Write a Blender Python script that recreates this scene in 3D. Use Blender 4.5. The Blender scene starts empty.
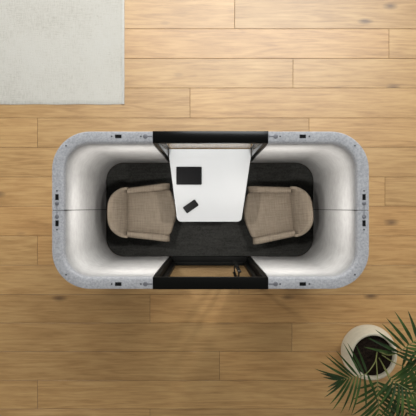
import bpy, bmesh, math, random
from mathutils import Vector, Matrix
random.seed(7)
scn = bpy.context.scene
C = scn.collection
PI = math.pi

# ------------------------------------------------------------------ camera
CAM_H, FPX = 7.6, 656.0
CX, CY = -0.0204, 0.018
def world(px, py, z):
    """a point of the photograph at height z -> metres"""
    s = FPX / (CAM_H - z)
    return Vector((CX + (px - 208) / s, CY + (208 - py) / s, z))
cd = bpy.data.cameras.new('camera'); cam = bpy.data.objects.new('camera', cd); C.objects.link(cam)
cam.location = (CX, CY, CAM_H); cd.sensor_width = 36; cd.lens = 36 * FPX / 416
cd.clip_end = 100
scn.camera = cam

# ------------------------------------------------------------------ helpers
def obj(name, bm, mat, parent=None, smooth=None, kind=None):
    bmesh.ops.recalc_face_normals(bm, faces=bm.faces)
    me = bpy.data.meshes.new(name); bm.to_mesh(me); bm.free()
    if mat: me.materials.append(mat)
    if smooth is not None:
        me.polygons.foreach_set('use_smooth', [True] * len(me.polygons))
        me.set_sharp_from_angle(angle=math.radians(smooth))
    o = bpy.data.objects.new(name, me); C.objects.link(o)
    if parent: o.parent = parent
    if kind: o['kind'] = kind
    return o
def tag(o, label, cat, group=None):
    o['label'] = label; o['category'] = cat
    if group: o['group'] = group
    return o
def thing(name, label, cat, loc=(0, 0, 0), rz=0, group=None):
    o = bpy.data.objects.new(name, None); C.objects.link(o)
    o.empty_display_size = .1
    o.location = loc; o.rotation_euler = (0, 0, rz)
    return tag(o, label, cat, group)
def box(bm, x0, x1, y0, y1, z0, z1, bev=0, seg=2):
    r = bmesh.ops.create_cube(bm, size=1)
    for v in r['verts']:
        v.co = Vector(((x0 + x1) / 2 + v.co.x * (x1 - x0), (y0 + y1) / 2 + v.co.y * (y1 - y0), (z0 + z1) / 2 + v.co.z * (z1 - z0)))
    if bev:
        es = list({e for v in r['verts'] for e in v.link_edges})
        bmesh.ops.bevel(bm, geom=es, offset=bev, segments=seg, profile=.5, affect='EDGES')
def lathe(bm, prof, n=48, c=(0, 0)):
    rings = []
    for r, z in prof:
        if r < 1e-6: rings.append([bm.verts.new((c[0], c[1], z))])
        else: rings.append([bm.verts.new((c[0] + r * math.cos(2 * PI * k / n), c[1] + r * math.sin(2 * PI * k / n), z)) for k in range(n)])
    for a, b in zip(rings, rings[1:]):
        for k in range(n):
            l = (k + 1) % n
            if len(a) == 1 and len(b) == 1: continue
            if len(a) == 1: bm.faces.new((a[0], b[k], b[l]))
            elif len(b) == 1: bm.faces.new((a[k], a[l], b[0]))
            else: bm.faces.new((a[k], a[l], b[l], b[k]))
def tube(bm, pts, rad, n=8):
    pts = [Vector(p) for p in pts]; rings = []
    ref = Vector((0, 0, 1))
    for i, p in enumerate(pts):
        t = (pts[min(i + 1, len(pts) - 1)] - pts[max(i - 1, 0)]).normalized()
        a = t.cross(ref)
        if a.length < .05: a = t.cross(Vector((1, 0, 0)))
        a.normalize(); b = a.cross(t)
        r = rad[i] if isinstance(rad, (list, tuple)) else rad
        rings.append([bm.verts.new(p + (a * math.cos(2 * PI * k / n) + b * math.sin(2 * PI * k / n)) * r) for k in range(n)])
    for u, v in zip(rings, rings[1:]):
        for k in range(n): bm.faces.new((u[k], u[(k + 1) % n], v[(k + 1) % n], v[k]))
    bm.faces.new(rings[0]); bm.faces.new(rings[-1])
def prism(bm, poly, z0, z1, bev=0, seg=2):
    a = [bm.verts.new((x, y, z0)) for x, y in poly]; b = [bm.verts.new((x, y, z1)) for x, y in poly]
    n = len(poly); fs = []
    bm.faces.new(a[::-1]); top = bm.faces.new(b)
    for k in range(n): bm.faces.new((a[k], a[(k + 1) % n], b[(k + 1) % n], b[k]))
    if bev: bmesh.ops.bevel(bm, geom=list(top.edges), offset=bev, segments=seg, profile=.5, affect='EDGES')
def round_poly(pts, rads, n=8):
    out = []
    m = len(pts)
    for i in range(m):
        p = Vector(pts[i]); a = (Vector(pts[i - 1]) - p); b = (Vector(pts[(i + 1) % m]) - p); r = rads[i]
        if r <= 0: out.append(tuple(p)); continue
        a.normalize(); b.normalize()
        half = a.angle(b) / 2; d = r / math.tan(half)
        c = p + (a + b).normalized() * (r / math.sin(half))
        s, e = p + a * d - c, p + b * d - c
        a0 = math.atan2(s.y, s.x); da = math.atan2(e.y, e.x) - a0
        while da > PI: da -= 2 * PI
        while da < -PI: da += 2 * PI
        for k in range(n + 1): out.append((c.x + r * math.cos(a0 + da * k / n), c.y + r * math.sin(a0 + da * k / n)))
    return out

# ------------------------------------------------------------------ materials
class N:
    def __init__(s, name):
        s.m = bpy.data.materials.new(name); s.m.use_nodes = True
        s.t = s.m.node_tree; s.b = s.t.nodes['Principled BSDF']; s.out = s.t.nodes['Material Output']
    def n(s, typ, **kw):
        q = s.t.nodes.new(typ)
        for k, v in kw.items():
            if k in q.inputs: q.inputs[k].default_value = v
            else: setattr(q, k, v)
        return q
    def l(s, a, b): s.t.links.new(a, b)
    def coords(s, scale=(1, 1, 1), kind='Object'):
        t = s.n('ShaderNodeTexCoord'); m = s.n('ShaderNodeMapping'); m.inputs['Scale'].default_value = scale
        s.l(t.outputs[kind], m.inputs[0]); return m.outputs[0]
    def noise(s, vec, scale, detail=3, rough=.5, dist=0):
        q = s.n('ShaderNodeTexNoise'); q.inputs['Scale'].default_value = scale; q.inputs['Detail'].default_value = detail
        q.inputs['Roughness'].default_value = rough; q.inputs['Distortion'].default_value = dist
        s.l(vec, q.inputs['Vector']); return q.outputs['Fac']
    def ramp(s, fac, stops):
        q = s.n('ShaderNodeValToRGB'); e = q.color_ramp.elements
        while len(e) < len(stops): e.new(.5)
        for el, (p, c) in zip(e, stops):
            el.position = p; el.color = (*c, 1) if len(c) == 3 else c
        s.l(fac, q.inputs[0]); return q.outputs[0]
    def mix(s, a, b, fac, mode='MIX'):
        q = s.n('ShaderNodeMix', data_type='RGBA', blend_type=mode)
        for v, i in ((fac, 0), (a, 6), (b, 7)):
            if hasattr(v, 'links'): s.l(v, q.inputs[i])
            elif i == 0: q.inputs[0].default_value = v
            else: q.inputs[i].default_value = (*v, 1)
        return q.outputs[2]
    def math(s, op, a, b=0):
        q = s.n('ShaderNodeMath', operation=op)
        for i, v in enumerate((a, b)):
            if hasattr(v, 'links'): s.l(v, q.inputs[i])
            else: q.inputs[i].default_value = v
        return q.outputs[0]
    def bump(s, h, strength, dist=.01):
        q = s.n('ShaderNodeBump'); q.inputs['Strength'].default_value = strength; q.inputs['Distance'].default_value = dist
        s.l(h, q.inputs['Height']); s.l(q.outputs[0], s.b.inputs['Normal'])
    def set(s, col=None, rough=None, spec=None, metal=None, **kw):
        if col is not None:
            if hasattr(col, 'links'): s.l(col, s.b.inputs['Base Color'])
            else: s.b.inputs['Base Color'].default_value = (*col, 1)
        if rough is not None: s.b.inputs['Roughness'].default_value = rough
        if spec is not None: s.b.inputs['Specular IOR Level'].default_value = spec
        if metal is not None: s.b.inputs['Metallic'].default_value = metal
        for k, v in kw.items(): s.b.inputs[k].default_value = v
        return s.m

def plain(name, col, rough=.5, spec=.5, metal=0, var=.0, bump=0, bscale=300):
    m = N(name); v = m.coords()
    if var:
        f = m.noise(v, 25, 4)
        c = m.ramp(f, [(.3, [x * (1 - var) for x in col]), (.7, [min(1, x * (1 + var)) for x in col])])
    else: c = col
    if bump: m.bump(m.noise(v, bscale, 2), bump, .002)
    return m.set(c, rough, spec, metal)

def felt(name, c0, c1, fine=.35):
    m = N(name); v = m.coords()
    a = m.noise(v, 55, 5, .75); b = m.noise(v, 14, 3)
    f = m.math('ADD', m.math('MULTIPLY', a, fine * 2), m.math('MULTIPLY', b, 1 - fine * 2))
    m.bump(m.noise(v, 260, 3, .7), .35, .003)
    return m.set(m.ramp(f, [(.38, c0), (.62, c1)]), .95, .1)
M_shell = felt('grey_pressed_felt', (0.2640, 0.2668, 0.2788), (0.3888, 0.3915, 0.4066), .46)
M_lining = felt('pale_wool_lining', (0.3226, 0.3176, 0.3124), (0.3844, 0.3797, 0.3721), .25)
M_black = plain('black_powder_coat', (.003, .003, .0027), .22, .28)
M_satin = plain('black_satin_door', (.004, .004, .0035), .45, .06)
M_blackrough = plain('black_rubber', (.006, .006, .006), .7, .08)
M_steel = plain('dull_steel', (.22, .22, .23), .4, .5, .8)
M_dark = plain('dark_screw', (.03, .03, .035), .5)
M_gap = plain('connector_grey', (.16, .16, .175), .5, .4, .4)

m = N('charcoal_carpet'); v = m.coords((1, 1, 1))
f = m.noise(v, 60, 5, .75); g = m.noise(m.coords((1.2, 9, 1)), 6, 3)
m.bump(m.noise(v, 220, 3, .8), .6, .004)
M_carpet = m.set(m.ramp(m.math('ADD', m.math('MULTIPLY', f, .7), m.math('MULTIPLY', g, .3)), [(.36, (0.0189, 0.0189, 0.0173)), (.66, (0.0526, 0.0526, 0.0489))]), .95, .15)

m = N('white_laminate'); v = m.coords()
M_white = m.set(m.ramp(m.noise(v, 3, 2), [(.3, (0.4679, 0.4781, 0.4880)), (.7, (0.4859, 0.4964, 0.5067))]), .42, .35)
M_tableedge = plain('dark_table_edge', (.02, .02, .02), .5)

m = N('taupe_weave'); v = m.coords()
w1 = m.n('ShaderNodeTexWave', wave_type='BANDS', bands_direction='X', Scale=75.0, Distortion=1.2); m.l(v, w1.inputs[0])
w2 = m.n('ShaderNodeTexWave', wave_type='BANDS', bands_direction='Y', Scale=75.0, Distortion=1.2); m.l(v, w2.inputs[0])
wv = m.math('MULTIPLY', m.math('ADD', w1.outputs['Fac'], w2.outputs['Fac']), .5)
sx_ = m.noise(m.coords((3, 40, 3)), 2.2, 3); sy_ = m.noise(m.coords((40, 3, 3)), 2.2, 3)
sl = m.math('MULTIPLY', m.math('ADD', sx_, sy_), .5)
f = m.math('ADD', m.math('MULTIPLY', wv, .25), m.math('MULTIPLY', sl, .75))
m.bump(wv, .35, .003)
M_taupe = m.set(m.ramp(f, [(.34, (0.1741, 0.1393, 0.1033)), (.64, (0.2902, 0.2409, 0.1866))]), .9, .15)

# thin clear glass: transparent with fresnel reflection
def glass(name, refl):
    m = N(name); m.t.nodes.remove(m.b)
    tr = m.n('ShaderNodeBsdfTransparent'); tr.inputs[0].default_value = (.975, .98, .975, 1)
    gl = m.n('ShaderNodeBsdfGlossy'); gl.inputs['Roughness'].default_value = .02
    lw = m.n('ShaderNodeFresnel'); lw.inputs[0].default_value = 1.45
    mx = m.n('ShaderNodeMixShader'); m.l(m.math('MULTIPLY', lw.outputs[0], refl), mx.inputs[0]); m.l(tr.outputs[0], mx.inputs[1]); m.l(gl.outputs[0], mx.inputs[2])
    m.l(mx.outputs[0], m.out.inputs[0]); return m.m
M_glass = glass('window_glass', .7); M_doorglass = glass('coated_door_glass', .15)

# oak floor: every plank carries its own offset in the second uv layer
m = N('oiled_oak')
uv = m.n('ShaderNodeUVMap', uv_map='plank'); idn = m.n('ShaderNodeUVMap', uv_map='plank_id')
sep = m.n('ShaderNodeSeparateXYZ'); m.l(idn.outputs[0], sep.inputs[0])
def mapped(sc):
    q = m.n('ShaderNodeMapping'); q.inputs['Scale'].default_value = sc; m.l(uv.outputs[0], q.inputs[0]); return q.outputs[0]
grain = m.noise(mapped((1.1, 14, 1)), 2.3, 7, .72, .3)
fine = m.noise(mapped((4, 42, 1)), 2.0, 4, .65)
rn = m.noise(mapped((.32, 4.4, 1)), 1.5, 3, .5, .15)
rings = m.math('MULTIPLY_ADD', m.math('SINE', m.math('MULTIPLY', rn, 48.0)), .5); m.t.nodes[-1].inputs[2].default_value = .5
cloud = m.noise(mapped((1, 2.2, 1)), 1.8, 2)
f = m.math('ADD', m.math('MULTIPLY', grain, .45), m.math('MULTIPLY', fine, .22))
f = m.math('ADD', f, m.math('MULTIPLY', rings, .11))
f = m.math('ADD', f, m.math('MULTIPLY', cloud, .24))
colr = m.ramp(f, [(.30, (0.2928, 0.1561, 0.0525)), (.46, (0.4459, 0.2577, 0.0958)), (.58, (0.5258, 0.3214, 0.1285)), (.72, (0.5989, 0.3865, 0.1706))])
tone = m.ramp(sep.outputs[0], [(0, (.86, .85, .83)), (.5, (1, 1, 1)), (1, (1.0, .95, .90))])
colr = m.mix(colr, tone, 1.0, 'MULTIPLY')
vor = m.n('ShaderNodeTexVoronoi', feature='F1'); vor.inputs['Scale'].default_value = 1.0; m.l(mapped((1.15, 2.6, 1)), vor.inputs[0])
kn = m.math('ADD', vor.outputs['Distance'], m.math('MULTIPLY', grain, .10))
kmask = m.ramp(kn, [(.075, (1, 1, 1)), (.17, (0, 0, 0))])
colr = m.mix(colr, (.10, .05, .022), m.math('MULTIPLY', kmask, .8))
m.bump(grain, .10, .003)
M_oak = m.set(colr, .40, 1.0)
M_groove = plain('plank_groove', (.07, .045, .025), .8)

m = N('cream_rug'); v = m.coords()
a = m.noise(m.coords((5, 50, 1)), 2, 4, .75); b = m.noise(m.coords((50, 5, 1)), 2, 4, .75); c = m.noise(v, 1.6, 3)
f = m.math('ADD', m.math('MULTIPLY', m.math('ADD', a, b), .38), m.math('MULTIPLY', c, .24))
m.bump(m.math('ADD', a, b), .45, .006)
M_rug = m.set(m.ramp(f, [(.36, (0.3910, 0.3737, 0.3277)), (.5, (0.5405, 0.5232, 0.4715)), (.64, (0.5465, 0.5364, 0.4959))]), .95, .1)
M_rughem = plain('cream_hem', (0.5465, 0.5364, 0.4959), .9, .1, var=.06)

M_pot = plain('cream_ceramic', (.52, .47, .36), .6, .35, var=.05, bump=.15, bscale=40)
m = N('potting_soil'); v = m.coords()
m.bump(m.noise(v, 60, 4, .8), 1, .02)
M_soil = m.set(m.ramp(m.noise(v, 45, 4, .8), [(.35, (.008, .005, .004)), (.7, (.04, .026, .018))]), .95, .1)
m = N('palm_leaf'); v = m.coords()
M_leaf = m.set(m.ramp(m.noise(v, 6, 3), [(.32, (.014, .030, .008)), (.55, (.030, .062, .014)), (.72, (.075, .120, .028))]), .5, .2)
M_rachis = plain('palm_stem', (.17, .19, .06), .5, .4, var=.15)
M_screen = plain('dark_screen', (.005, .005, .0055), .35, .12)
M_device = plain('black_device', (.007, .007, .0075), .5, .08)

# ------------------------------------------------------------------ floor: oak planks
edges_px = [-30.5, -.8, 28.8, 58.4, 88, 118, 147.3, 177, 206.2, 236, 265.2, 294.5, 323, 351.5, 380.4, 409, 438.5]
ys = [world(208, p, 0).y for p in edges_px]
step = .3405
while ys[0] < 8.0: ys.insert(0, ys[0] + step)
top_extra = len(ys) - len(edges_px)
while ys[-1] > -6.5: ys.append(ys[-1] - step)
joints_px = {0: [234.7], 1: [389], 2: [293], 3: [190], 4: [37.5, 309], 6: [385], 8: [37.5], 9: [239], 10: [150], 11: [292], 12: [219.6], 13: [37.5], 14: [150]}
bm = bmesh.new(); l1 = bm.loops.layers.uv.new('plank'); l2 = bm.loops.layers.uv.new('plank_id')
X0, X1, G = -8.0, 8.0, .0034
rr = random.Random(21)
for i in range(len(ys) - 1):
    row = i - top_extra - 1
    js = [world(p, 208, 0).x for p in joints_px.get(row, [])]
    if not js: js = [rr.choice([-1, 1]) * rr.uniform(2.55, 2.8)]
    while js[0] - 5.7 > X0: js.insert(0, js[0] - 5.7)
    while js[-1] + 5.7 < X1: js.append(js[-1] + 5.7)
    xs = [X0] + js + [X1]
    for a, b in zip(xs, xs[1:]):
        n0 = len(bm.faces)
        x0, x1, y0, y1 = a + G / 2, b - G / 2, ys[i + 1] + G / 2, ys[i] - G / 2
        e = .0022
        lo = [bm.verts.new(p) for p in ((x0, y0, -.02), (x1, y0, -.02), (x1, y1, -.02), (x0, y1, -.02))]
        mid = [bm.verts.new(p) for p in ((x0, y0, -e), (x1, y0, -e), (x1, y1, -e), (x0, y1, -e))]
        hi = [bm.verts.new(p) for p in ((x0 + e, y0 + e, 0), (x1 - e, y0 + e, 0), (x1 - e, y1 - e, 0), (x0 + e, y1 - e, 0))]
        fs = [bm.faces.new(hi)]
        for k in range(4):
            l = (k + 1) % 4
            fs.append(bm.faces.new((mid[k], mid[l], hi[l], hi[k]))); fs.append(bm.faces.new((lo[k], lo[l], mid[l], mid[k])))
        ox, oy, rid = rr.uniform(0, 50), rr.uniform(0, 50), rr.random()
        for f in fs:
            for lp in f.loops:
                lp[l1].uv = (lp.vert.co.x + ox, lp.vert.co.y + oy); lp[l2].uv = (rid, rid)
floor = obj('floor', bm, M_oak, kind='structure')
bm = bmesh.new(); box(bm, X0, X1, ys[-1], ys[0], -.1, -.011)
obj('subfloor', bm, M_groove, floor)

# ------------------------------------------------------------------ rug
rx1, ry0 = world(124, 104, .012).x, world(124, 104, .012).y
rx0, ry1 = rx1 - 2.3, ry0 + 1.7
rug = thing('area_rug', 'cream woven rug lying flat on the oak floor, seen at one corner', 'rug', ((rx0 + rx1) / 2, (ry0 + ry1) / 2, 0))
bm = bmesh.new()
bmesh.ops.create_grid(bm, x_segments=90, y_segments=66, size=.5)
hw, hh = (rx1 - rx0) / 2, (ry1 - ry0) / 2
for v in bm.verts:
    bx, by = v.co.x * 2, v.co.y * 2
    ed = min(1, min((1 - abs(bx)) * hw, (1 - abs(by)) * hh) / .012)
    wob = .003 * math.sin(by * 9 + 1) + .002 * math.sin(bx * 14)
    v.co = Vector((bx * hw + (wob if abs(bx) > .999 else 0), by * hh + (wob if abs(by) > .999 else 0), .004 + .008 * ed + .0007 * math.sin(bx * 31 + by * 17)))
r = bmesh.ops.extrude_face_region(bm, geom=list(bm.faces))
for g in r['geom']:
    if isinstance(g, bmesh.types.BMVert): g.co.z = .0005
obj('woven_field', bm, M_rug, rug, 40)
bm = bmesh.new(); box(bm, hw - .026, hw + .004, -hh - .003, hh + .003, .002, .0155, .003)
o = obj('edge_hem', bm, M_rughem, rug, 40)

# ------------------------------------------------------------------ meeting pod
pod = thing('meeting_pod', 'roofless grey felt meeting pod with rounded corners and black frames on the oak floor', 'meeting pod')
OX, OY, RO, T, H, FW = 1.295, .643, .31, .096, 2.25, .47
def qpath(d, n=14):
    """quarter plan line at offset d inward from the outer face (first quadrant)"""
    p = [(FW + .002, OY - d), (.6, OY - d), (.75, OY - d)]
    for k in range(n + 1):
        a = PI / 2 * (1 - k / n)
        p.append((OX - RO + (RO - d) * math.cos(a), OY - RO + (RO - d) * math.sin(a)))
    p += [(OX - d, .15), (OX - d, .0022)]
    return p
def sweep(bm, prof, sx, sy):
    rows = [[bm.verts.new((x * sx, y * sy, z)) for x, y in qpath(d)] for d, z in prof]
    n = len(rows)
    for i in range(n):
        a, b = rows[i], rows[(i + 1) % n]
        for k in range(len(a) - 1): bm.faces.new((a[k], a[k + 1], b[k + 1], b[k]))
    bm.faces.new([r[0] for r in rows]); bm.faces.new([r[-1] for r in rows][::-1])
shell_prof = [(0, 0), (0, 1.1), (0, H - .014), (.004, H - .004), (.014, H), (T - .022, H), (T - .012, H - .003), (T - .004, H - .010), (T, H - .022), (T, H - .12), (T, 1.1), (T, 0)]
lin_prof = [(T - .004, .06), (T - .004, 2.175), (T + .0005, 2.17), (T + .004, 2.13), (T + .007, 2.06), (T + .008, 1.95), (T + .008, 1.2), (T + .008, .5), (T + .008, .06)]
def P(px, py): return world(px, py, H)
where = {(-1, 1): 'left corner on the rug side', (1, 1): 'right corner on the window side', (-1, -1): 'left corner on the door side', (1, -1): 'right corner nearest the potted palm'}
for sx in (-1, 1):
    for sy in (1, -1):
        bm = bmesh.new(); sweep(bm, shell_prof, sx, sy)
        pan = obj('corner_panel', bm, M_shell, pod, 35)
        bm = bmesh.new(); sweep(bm, lin_prof, sx, sy)
        lo_ = obj('wall_lining', bm, M_lining, pan, 60); lo_['label'] = 'pale felt lining on the inside of the wall'
        # black lock plates let into the rim
        for (x, y, w, h) in ((.752, .602, .052, .029), (1.252, .107, .027, .048)):
            bm = bmesh.new(); box(bm, x * sx - w / 2, x * sx + w / 2, y * sy - h / 2, y * sy + h / 2, H - .004, H + .002, .0008)
            o = obj('lock_plate', bm, M_blackrough, pan); o['label'] = 'black lock plate'
        # cam connectors: one to the frame, one across the seam
        bm = bmesh.new()
        lathe(bm, [(0, H - .004), (.019, H - .004), (.019, H + .0015), (.016, H + .003), (.006, H + .003), (.005, H + .001), (0, H + .001)], 24, (.531 * sx, .602 * sy))
        box(bm, min(.474 * sx, .52 * sx), max(.474 * sx, .52 * sx), .602 * sy - .005, .602 * sy + .005, H - .004, H + .0015, .0008)
        o = obj('cam_connector', bm, M_gap, pan, 40); o['label'] = 'dull grey connector disc with a short bar'
        bm = bmesh.new()
        lathe(bm, [(0, H - .004), (.014, H - .004), (.014, H + .0015), (.012, H + .003), (0, H + .003)], 24, (1.252 * sx, .058 * sy))
        for q in (-.014, .014):
            tube(bm, [((1.252 + q) * sx, .062 * sy, H + .001), ((1.252 + q * .9) * sx, .046 * sy, H + .001), (1.252 * sx, .04 * sy, H + .001)], .003, 6)
        box(bm, 1.252 * sx - .003, 1.252 * sx + .003, min(.006 * sy, .044 * sy), max(.006 * sy, .044 * sy), H - .004, H + .001)
        o = obj('cam_connector', bm, M_gap, pan, 40)
        for (x, y) in ((.806, .602), (.568, .602), (1.252, .158), (1.178, .526)):
            bm = bmesh.new(); lathe(bm, [(0, H - .003), (.007, H - .003), (.007, H + .001), (.004, H + .0015), (0, H + .0005)], 12, (x * sx, y * sy))
            o = obj('screw', bm, M_dark, pan, 40); o['label'] = 'small dark screw'

for sx in (-1, 1):
    bm = bmesh.new(); a, b = sorted((sx * (OX - .003), sx * (OX - T - .0095))); box(bm, a, b, -.0028, .0028, 0, H - .03)
    o = obj('seam_gasket', bm, M_blackrough, pod); o['label'] = 'thin dark seam between two wall panels'
# pod floor
IX, IY = OX - T - .009, OY - T - .009
bm = bmesh.new(); prism(bm, round_poly([(-IX, -IY), (IX, -IY), (IX, IY), (-IX, IY)], [.205] * 4, 12), 0.0, .05)
obj('floor_base', bm, M_blackrough, pod)
bm = bmesh.new(); prism(bm, round_poly([(-IX + .004, -IY + .004), (IX - .004, -IY + .004), (IX - .004, IY - .004), (-IX + .004, IY - .004)], [.2] * 4, 12), .0505, .060, .003)
car = obj('carpet', bm, M_carpet, pod); car['label'] = 'charcoal carpet with rounded corners'

# window frame (rug side) and door frame
JW, FI, FO = .040, OY - T, .6455
def frame(sy, name):
    bm = bmesh.new()
    def yb(x0, x1, a, b, z0, z1, bev=.003): box(bm, x0, x1, min(a * sy, b * sy), max(a * sy, b * sy), z0, z1, bev)
    yb(-FW, FW, FI, FO, H - .055, H + .004)
    yb(-FW, -FW + JW, FI, FO, 0, H - .05); yb(FW - JW, FW, FI, FO, 0, H - .05)
    yb(-FW + JW - .002, FW - JW + .002, FI - .008, FO, 0, .062)
    return obj(name, bm, M_black if sy > 0 else M_satin, pod, 30)
wf = frame(1, 'window_frame')
bm = bmesh.new(); box(bm, -FW + JW + .001, FW - JW - .001, .6385, .6435, .0625, H - .0555)
o = obj('glass_pane', bm, M_glass, wf); o['label'] = 'clear glass pane'
bm = bmesh.new()
for sx in (-1, 1):
    a, b = sorted((sx * (FW - JW - .012), sx * (FW - JW + .001))); box(bm, a, b, .632, .638, .0625, H - .0555)
obj('glazing_bead', bm, M_black, wf)
df = frame(-1, 'door_frame')
bm = bmesh.new()
lx = FW - JW - .003; ST = .040
box(bm, -lx, -lx + ST, -.640, -.598, .066, H - .06, .002); box(bm, lx - ST, lx, -.640, -.598, .066, H - .06, .002)
box(bm, -lx + ST - .001, lx - ST + .001, -.640, -.598, .066, .115, .002); box(bm, -lx + ST - .001, lx - ST + .001, -.640, -.598, H - .10, H - .06, .002)
leaf = obj('door_leaf', bm, M_satin, pod, 30)
bm = bmesh.new(); box(bm, -lx + ST - .004, lx - ST + .004, -.622, -.616, .111, H - .096)
o = obj('glass_pane', bm, M_doorglass, leaf); o['label'] = 'clear glass pane'
bm = bmesh.new()
hx = .262
box(bm, hx - .017, hx + .017, -.563, -.547, .48, 1.72, .004)
box(bm, hx - .017, hx + .017, -.688, -.672, .48, 1.72, .004)
for z in (.62, 1.58): tube(bm, [(hx, -.676, z), (hx, -.559, z)], .008, 10)
o = obj('pull_handle', bm, M_black, leaf, 40); o['label'] = 'black upright pull handle'

# ------------------------------------------------------------------ table
TZ = .775
tab = thing('fixed_table', 'white tapered table between the two armchairs, set against the pod window', 'table', (0, .26, .06))
W0 = FW - JW - .006
poly = round_poly([(-.338, -.124), (.325, -.124), (W0, .545), (W0, .630), (-W0, .630), (-W0, .545)], [.045, .045, .05, .004, .004, .05], 8)
poly = [(x, y - .26) for x, y in poly]
bm = bmesh.new(); prism(bm, poly, TZ - .025 - .06, TZ - .06, .002)
obj('tabletop', bm, M_white, tab, 40)
bm = bmesh.new(); box(bm, -.045, .045, -.045, .045, .018, TZ - .025 - .06, .006)
obj('pedestal', bm, M_black, tab)
bm = bmesh.new(); box(bm, -.19, .19, -.2, .2, .0, .018, .005)
obj('foot_plate', bm, M_black, tab)
bm = bmesh.new(); box(bm, -.22, .22, -.25, .25, TZ - .024 - .066, TZ - .025 - .06)
obj('mounting_plate', bm, M_black, tab)

# tablet and phone
def slab(name, label, cat, px, py, w, h, t, rz, rad, scr):
    p = world(px, py, TZ)
    th = thing(name, label, cat, (p.x, p.y, TZ), rz)
    bm = bmesh.new(); prism(bm, round_poly([(-w / 2, -h / 2), (w / 2, -h / 2), (w / 2, h / 2), (-w / 2, h / 2)], [rad] * 4, 6), .0, t, .0015)
    obj('device_body', bm, M_device, th, 40)
    bm = bmesh.new(); w2, h2 = w - scr, h - scr
    prism(bm, round_poly([(-w2 / 2, -h2 / 2), (w2 / 2, -h2 / 2), (w2 / 2, h2 / 2), (-w2 / 2, h2 / 2)], [rad * .6] * 4, 6), t - .0005, t + .0006)
    obj('screen', bm, M_screen, th, 40)
    return th
slab('tablet', 'black tablet lying square on the white table, larger of the two devices', 'tablet', 189.05, 175.75, .264, .187, .009, 0, .010, .022)
ph = slab('smartphone', 'black phone lying at an angle on the white table, smaller of the two devices', 'phone', 190.8, 206.4, .152, .078, .009, math.radians(35), .011, .008)

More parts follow.
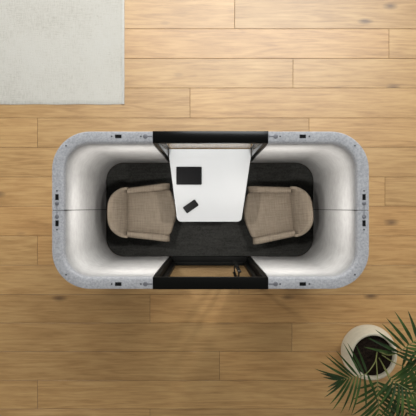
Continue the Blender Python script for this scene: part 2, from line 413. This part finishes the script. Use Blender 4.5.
# ------------------------------------------------------------------ armchairs
def make_chair(name, label, loc, rz):
    """local +x is the way the sitter faces; x = 0 is the crease between seat and back"""
    t = thing(name, label, 'chair', loc, rz, 'armchairs in the pod')
    # seat cushion
    bm = bmesh.new()
    pl = round_poly([(-.03, -.215), (.30, -.238), (.432, -.262), (.512, 0), (.432, .262), (.30, .238), (-.03, .215)], [.02, .3, .06, .30, .06, .3, .02], 6)
    nx = 26
    def outline_prism(pl, z0, z1, crown, cx):
        # concentric rings so that the top can bulge and the edge is rounded
        rings = []
        prof = [(1.0, z0), (1.0, z1 - .03), (.985, z1 - .012), (.955, z1 - .003), (.90, z1 + crown * .15), (.75, z1 + crown * .5), (.5, z1 + crown * .85), (.25, z1 + crown)]
        for s, z in prof: rings.append([bm.verts.new((cx + (x - cx) * s, y * s, z)) for x, y in pl])
        for a, b in zip(rings, rings[1:]):
            for k in range(len(a)): bm.faces.new((a[k], a[(k + 1) % len(a)], b[(k + 1) % len(a)], b[k]))
        bm.faces.new(rings[0][::-1]); bm.faces.new(rings[-1])
    outline_prism(pl, .30, .44, .022, .24)
    obj('seat', bm, M_taupe, t, 60)
    # backrest: leaning shell pad, round in plan, its top edge falling towards the arms
    bm = bmesh.new()
    nu, nv, pw = 36, 18, 2 / 2.9
    def bp(i, v, side):
        th = -PI / 2 + PI * i / nu
        u = math.copysign(abs(math.sin(th)) ** pw, th); cx = max(0, math.cos(th)) ** pw
        ztop = .835 - .20 * abs(u) ** 3.2
        z = .30 + v * (ztop - .30)
        rise = max(0, (z - .42) / .415)
        roll = max(0, (v - .9) / .1) ** 2
        w = .236 + .012 * rise
        if side == 0:
            dep = .010 + .145 * rise + .018 * roll
            bulge = .02 * math.sin(PI * min(1, rise)) * (1 - u * u)
            return Vector((-dep * cx + bulge - .004, u * w, z - .006 * roll))
        dep = .075 + .125 * rise - .02 * roll
        return Vector((-dep * cx - .004, u * (w + .026), z - .012 * roll))
    g = [[[bm.verts.new(bp(i, j / nv, s)) for i in range(nu + 1)] for j in range(nv + 1)] for s in (0, 1)]
    for s in (0, 1):
        for j in range(nv):
            for i in range(nu): bm.faces.new((g[s][j][i], g[s][j][i + 1], g[s][j + 1][i + 1], g[s][j + 1][i]))
    def strip(a, b):
        for i in range(len(a) - 1): bm.faces.new((a[i], a[i + 1], b[i + 1], b[i]))
    strip(g[0][0], g[1][0]); strip(g[0][-1], g[1][-1])
    strip([r[0] for r in g[0]], [r[0] for r in g[1]]); strip([r[-1] for r in g[0]], [r[-1] for r in g[1]])
    bmesh.ops.recalc_face_normals(bm, faces=bm.faces)
    rim = list({e for r_ in (g[0][-1], g[1][-1]) for a, b in zip(r_, r_[1:]) for e in a.link_edges if b in e.verts})
    bmesh.ops.bevel(bm, geom=rim, offset=.012, segments=3, profile=.5, affect='EDGES', clamp_overlap=True)
    obj('backrest', bm, M_taupe, t, 70)
    # armrests: low side bolsters splaying to the front
    for s in (1, -1):
        bm = bmesh.new(); rows = []
        n = 16
        for k in range(n + 1):
            q = k / n
            x = -.012 + .437 * q
            yo = .264 + .056 * q; yi = .200 + .045 * q
            zt = .57 - .06 * q ** 2
            endr = max(0, (q - .86) / .14); sh = 1 - .12 * endr ** 2
            yc = (yo + yi) / 2; hw = (yo - yi) / 2 * sh
            zt -= .03 * endr ** 2
            sec = [(-1, .26), (-1, zt - .03), (-.8, zt - .008), (-.35, zt), (.35, zt), (.8, zt - .010), (1, zt - .035), (1.0, .26)]
            rows.append([bm.verts.new((x - (.02 * (1 if a < 0 else 0)) * endr + .018 * endr * (a < 0), s * (yc + a * hw), z)) for a, z in sec])
        for a, b in zip(rows, rows[1:]):
            for k in range(len(a)): bm.faces.new((a[k], a[(k + 1) % len(a)], b[(k + 1) % len(a)], b[k]))
        bm.faces.new(rows[0]); bm.faces.new(rows[-1][::-1])
        obj('armrest', bm, M_taupe, t, 60)
    # seat shell and swivel base
    bm = bmesh.new(); prism(bm, [(x, y * .97) for x, y in pl], .255, .30)
    obj('seat_shell', bm, M_taupe, t, 40)
    bm = bmesh.new(); lathe(bm, [(0, .03), (.032, .03), (.032, .22), (.09, .25), (.09, .256), (0, .256)], 20, (.20, 0))
    obj('pedestal', bm, M_black, t, 40)
    for k in range(4):
        a = PI / 4 + k * PI / 2
        bm = bmesh.new(); dx, dy = math.cos(a), math.sin(a)
        tube(bm, [(.20 + dx * .02, dy * .02, .05), (.20 + dx * .14, dy * .14, .036), (.20 + dx * .28, dy * .28, .014)], [.018, .016, .012], 8)
        obj('leg', bm, M_black, t, 50)
    return t
FZ = .0605
make_chair('armchair', 'taupe fabric armchair facing right, nearer the rug, on the left of the white table', (-.868, -.030, FZ - .002), 0)
make_chair('armchair', 'taupe fabric armchair turned slightly askew, facing left, nearer the palm side of the white table', (.872, -.022, FZ - .002), PI + math.radians(5.6))

# ------------------------------------------------------------------ potted palm
pc = world(373.6, 356.6, .47)
palm = thing('potted_palm', 'green feather-leaved palm in a round cream pot on the oak floor', 'potted plant', (pc.x, pc.y, 0))
off = Vector((pc.x, pc.y, 0))
bm = bmesh.new()
lathe(bm, [(0, 0), (.20, 0), (.222, .006), (.262, .07), (.290, .14), (.303, .21), (.302, .27), (.290, .34), (.270, .42), (.258, .46), (.252, .472), (.245, .477), (.234, .475), (.227, .466), (.224, .44), (.222, .36), (0, .36)], 72)
obj('pot', bm, M_pot, palm, 50)
bm = bmesh.new(); rs = random.Random(3)
lathe(bm, [(.221, .365), (.221, .405)] + [(.221 * (1 - k / 9), .405 + .012 * (k / 9)) for k in range(1, 10)], 40)
for v in bm.verts:
    if v.co.z > .404 and v.co.to_2d().length < .21: v.co.z += rs.uniform(-.006, .008)
obj('soil', bm, M_soil, palm, 60)
def bez(pts, n):
    """Catmull-Rom through the points"""
    p = [pts[0] * 2 - pts[1]] + pts + [pts[-1] * 2 - pts[-2]]; out = []
    segs = len(pts) - 1
    for i in range(n + 1):
        u = i / n * segs; k = min(int(u), segs - 1); f = u - k
        a, b, c, d = p[k:k + 4]
        out.append(.5 * ((2 * b) + (c - a) * f + (2 * a - 5 * b + 4 * c - d) * f * f + (3 * b - a - 3 * c + d) * f ** 3))
    return out
def frond(ctrl, start, count, length, angs, seed, droop=.35, width=.017, lift=.25):
    r = random.Random(seed)
    pts = bez([world(*c) - off for c in ctrl], 60)
    bm = bmesh.new(); tube(bm, pts, [.0055 * (1 - .75 * i / 60) + .001 for i in range(61)], 6)
    fr = obj('frond', bm, M_rachis, palm, 60)
    bm = bmesh.new()
    i0 = start * 60
    for k in range(count):
        q = k / (count - 1); fi = i0 + (59.5 - i0) * q
        i = min(int(fi), 59); f = fi - i
        base = pts[i].lerp(pts[i + 1], f); tan = (pts[i + 1] - pts[i]).normalized()
        side = tan.cross(Vector((0, 0, 1))).normalized(); up = side.cross(tan)
        for s, ab in ((1, angs[0]), (-1, angs[1])):
            a = math.radians(ab[0] + (ab[1] - ab[0]) * q + r.uniform(-4, 4))
            d = tan * math.cos(a) + side * s * math.sin(a) + up * (lift * (1 - .5 * q) + r.uniform(-.06, .06))
            d.normalize()
            L = length * (.72 + .5 * math.sin(PI * min(1, q * .85 + .15)) - .30 * q) * r.uniform(.9, 1.08)
            wd = width * r.uniform(.85, 1.1)
            cr = d.cross(Vector((0, 0, 1))).normalized()
            fold = cr.cross(d).normalized()
            n = 7; rows = []
            for j in range(n + 1):
                u = j / n
                c = base + d * (L * u) + Vector((0, 0, -droop * L * u * u))
                w = wd * (.35 + .65 * min(1, u / .25)) * (1 - u ** 2.2) ** .8 if u < 1 else .0006
                rows.append((bm.verts.new(c - cr * w + fold * w * .35), bm.verts.new(c), bm.verts.new(c + cr * w + fold * w * .35)))
            for a_, b_ in zip(rows, rows[1:]):
                bm.faces.new((a_[0], a_[1], b_[1], b_[0])); bm.faces.new((a_[1], a_[2], b_[2], b_[1]))
    o = obj('leaflets', bm, M_leaf, fr, 80); o['label'] = 'dark green narrow leaflets along the stem'
    return fr
# left frond over the rim of the pot
frond([(377, 352, .41), (375, 362, .66), (367, 373, .86), (358, 376.2, .93), (349, 378, .95), (341, 379.5, .93)], .40, 10, .39, ((68, 20), (80, 24)), 1, width=.0145)
# upper right frond
frond([(380, 352, .41), (388, 355, .75), (397, 353, 1.0), (409, 345, 1.13), (424, 335, 1.18), (442, 324, 1.12)], .38, 12, .32, ((48, 25), (92, 40)), 2)
# frond running straight down the picture
frond([(376, 359, .41), (377, 370, .62), (377.5, 382, .75), (378.3, 398, .80), (379, 416, .78), (380, 436, .68)], .40, 12, .31, ((58, 30), (60, 30)), 3)
# lower right frond
frond([(379, 358, .41), (385, 368, .70), (391, 378, .92), (402, 386, 1.02), (417, 394, 1.05), (436, 402, .98)], .40, 13, .38, ((62, 30), (64, 35)), 4)
# right frond
frond([(382, 355, .41), (393, 362, .74), (405, 367, .92), (420, 372, .98), (440, 377, .90)], .45, 11, .33, ((60, 30), (62, 30)), 5)
# low frond to the corner of the picture
frond([(381, 361, .41), (388, 376, .58), (395, 391, .66), (404, 408, .66), (414, 428, .58)], .38, 11, .30, ((60, 30), (60, 30)), 6)

P_WALL, P_BEAM, P_SHEEN, HORIZON, ZENITH, P_LAMP = 180, 60, 500, 1.8, .05, 14.0
# ------------------------------------------------------------------ light: window wall beyond the rug side, added high lights, the room's soft light
def area(name, loc, target, sx, sy, power, col):
    d = bpy.data.lights.new(name, 'AREA'); d.shape = 'RECTANGLE'; d.size = sx; d.size_y = sy; d.energy = power; d.color = col
    o = bpy.data.objects.new(name, d); C.objects.link(o); o.location = loc
    o.rotation_euler = (Vector(target) - Vector(loc)).to_track_quat('-Z', 'Y').to_euler()
    return o
area('window_wall_daylight', (0, 5.6, 2.8), (0, -1, 1.2), 7.0, 3.2, P_WALL, (1, .98, .96))
area('added_beam_light', (-2.9, 6.4, 9.2), (0, 0, .4), 1.3, 1.3, P_BEAM, (1, .98, .94))  # unseen high pair, added to throw faint sun shapes past the pod
area('added_beam_light', (2.9, 6.4, 9.2), (0, 0, .4), 1.3, 1.3, P_BEAM, (1, .98, .94))
area('added_sheen_light', (1.1, 4.8, 9.0), (.8, 1.8, 0), 6, 2.6, P_SHEEN, (.93, .98, 1))  # unseen overhead light, added so the far floor mirrors a pale sheen
# the pod's two downlights, one above each armchair (the roof panel itself is off)
for x in (-.66, .66): area('pod_downlight', (x, 0, 2.16), (x, 0, 0), .07, .07, P_LAMP, (1, .965, .92))
# the room's own soft light: brighter round the horizon (windows and pale walls), dim overhead
w = bpy.data.worlds.new('room_light'); scn.world = w; w.use_nodes = True
wt = w.node_tree; bg = wt.nodes['Background']
tc = wt.nodes.new('ShaderNodeTexCoord'); sp = wt.nodes.new('ShaderNodeSeparateXYZ'); wt.links.new(tc.outputs['Generated'], sp.inputs[0])
mr = wt.nodes.new('ShaderNodeMapRange'); mr.interpolation_type = 'SMOOTHSTEP'
for k, val in zip(range(1, 5), (0.0, .85, HORIZON, ZENITH)): mr.inputs[k].default_value = val
wt.links.new(sp.outputs['Z'], mr.inputs[0])
mn = wt.nodes.new('ShaderNodeMath'); mn.operation = 'MULTIPLY_ADD'; mn.inputs[1].default_value = .15; mn.inputs[2].default_value = 1
wt.links.new(sp.outputs['Y'], mn.inputs[0])
mm = wt.nodes.new('ShaderNodeMath'); mm.operation = 'MULTIPLY'
wt.links.new(mr.outputs[0], mm.inputs[0]); wt.links.new(mn.outputs[0], mm.inputs[1]); wt.links.new(mm.outputs[0], bg.inputs[1])
bg.inputs[0].default_value = (1, .975, .945, 1)

scn.view_settings.view_transform = 'Standard'; scn.view_settings.look = 'None'
scn.view_settings.exposure = .06; scn.view_settings.gamma = 1; scn.view_settings.use_curve_mapping = False
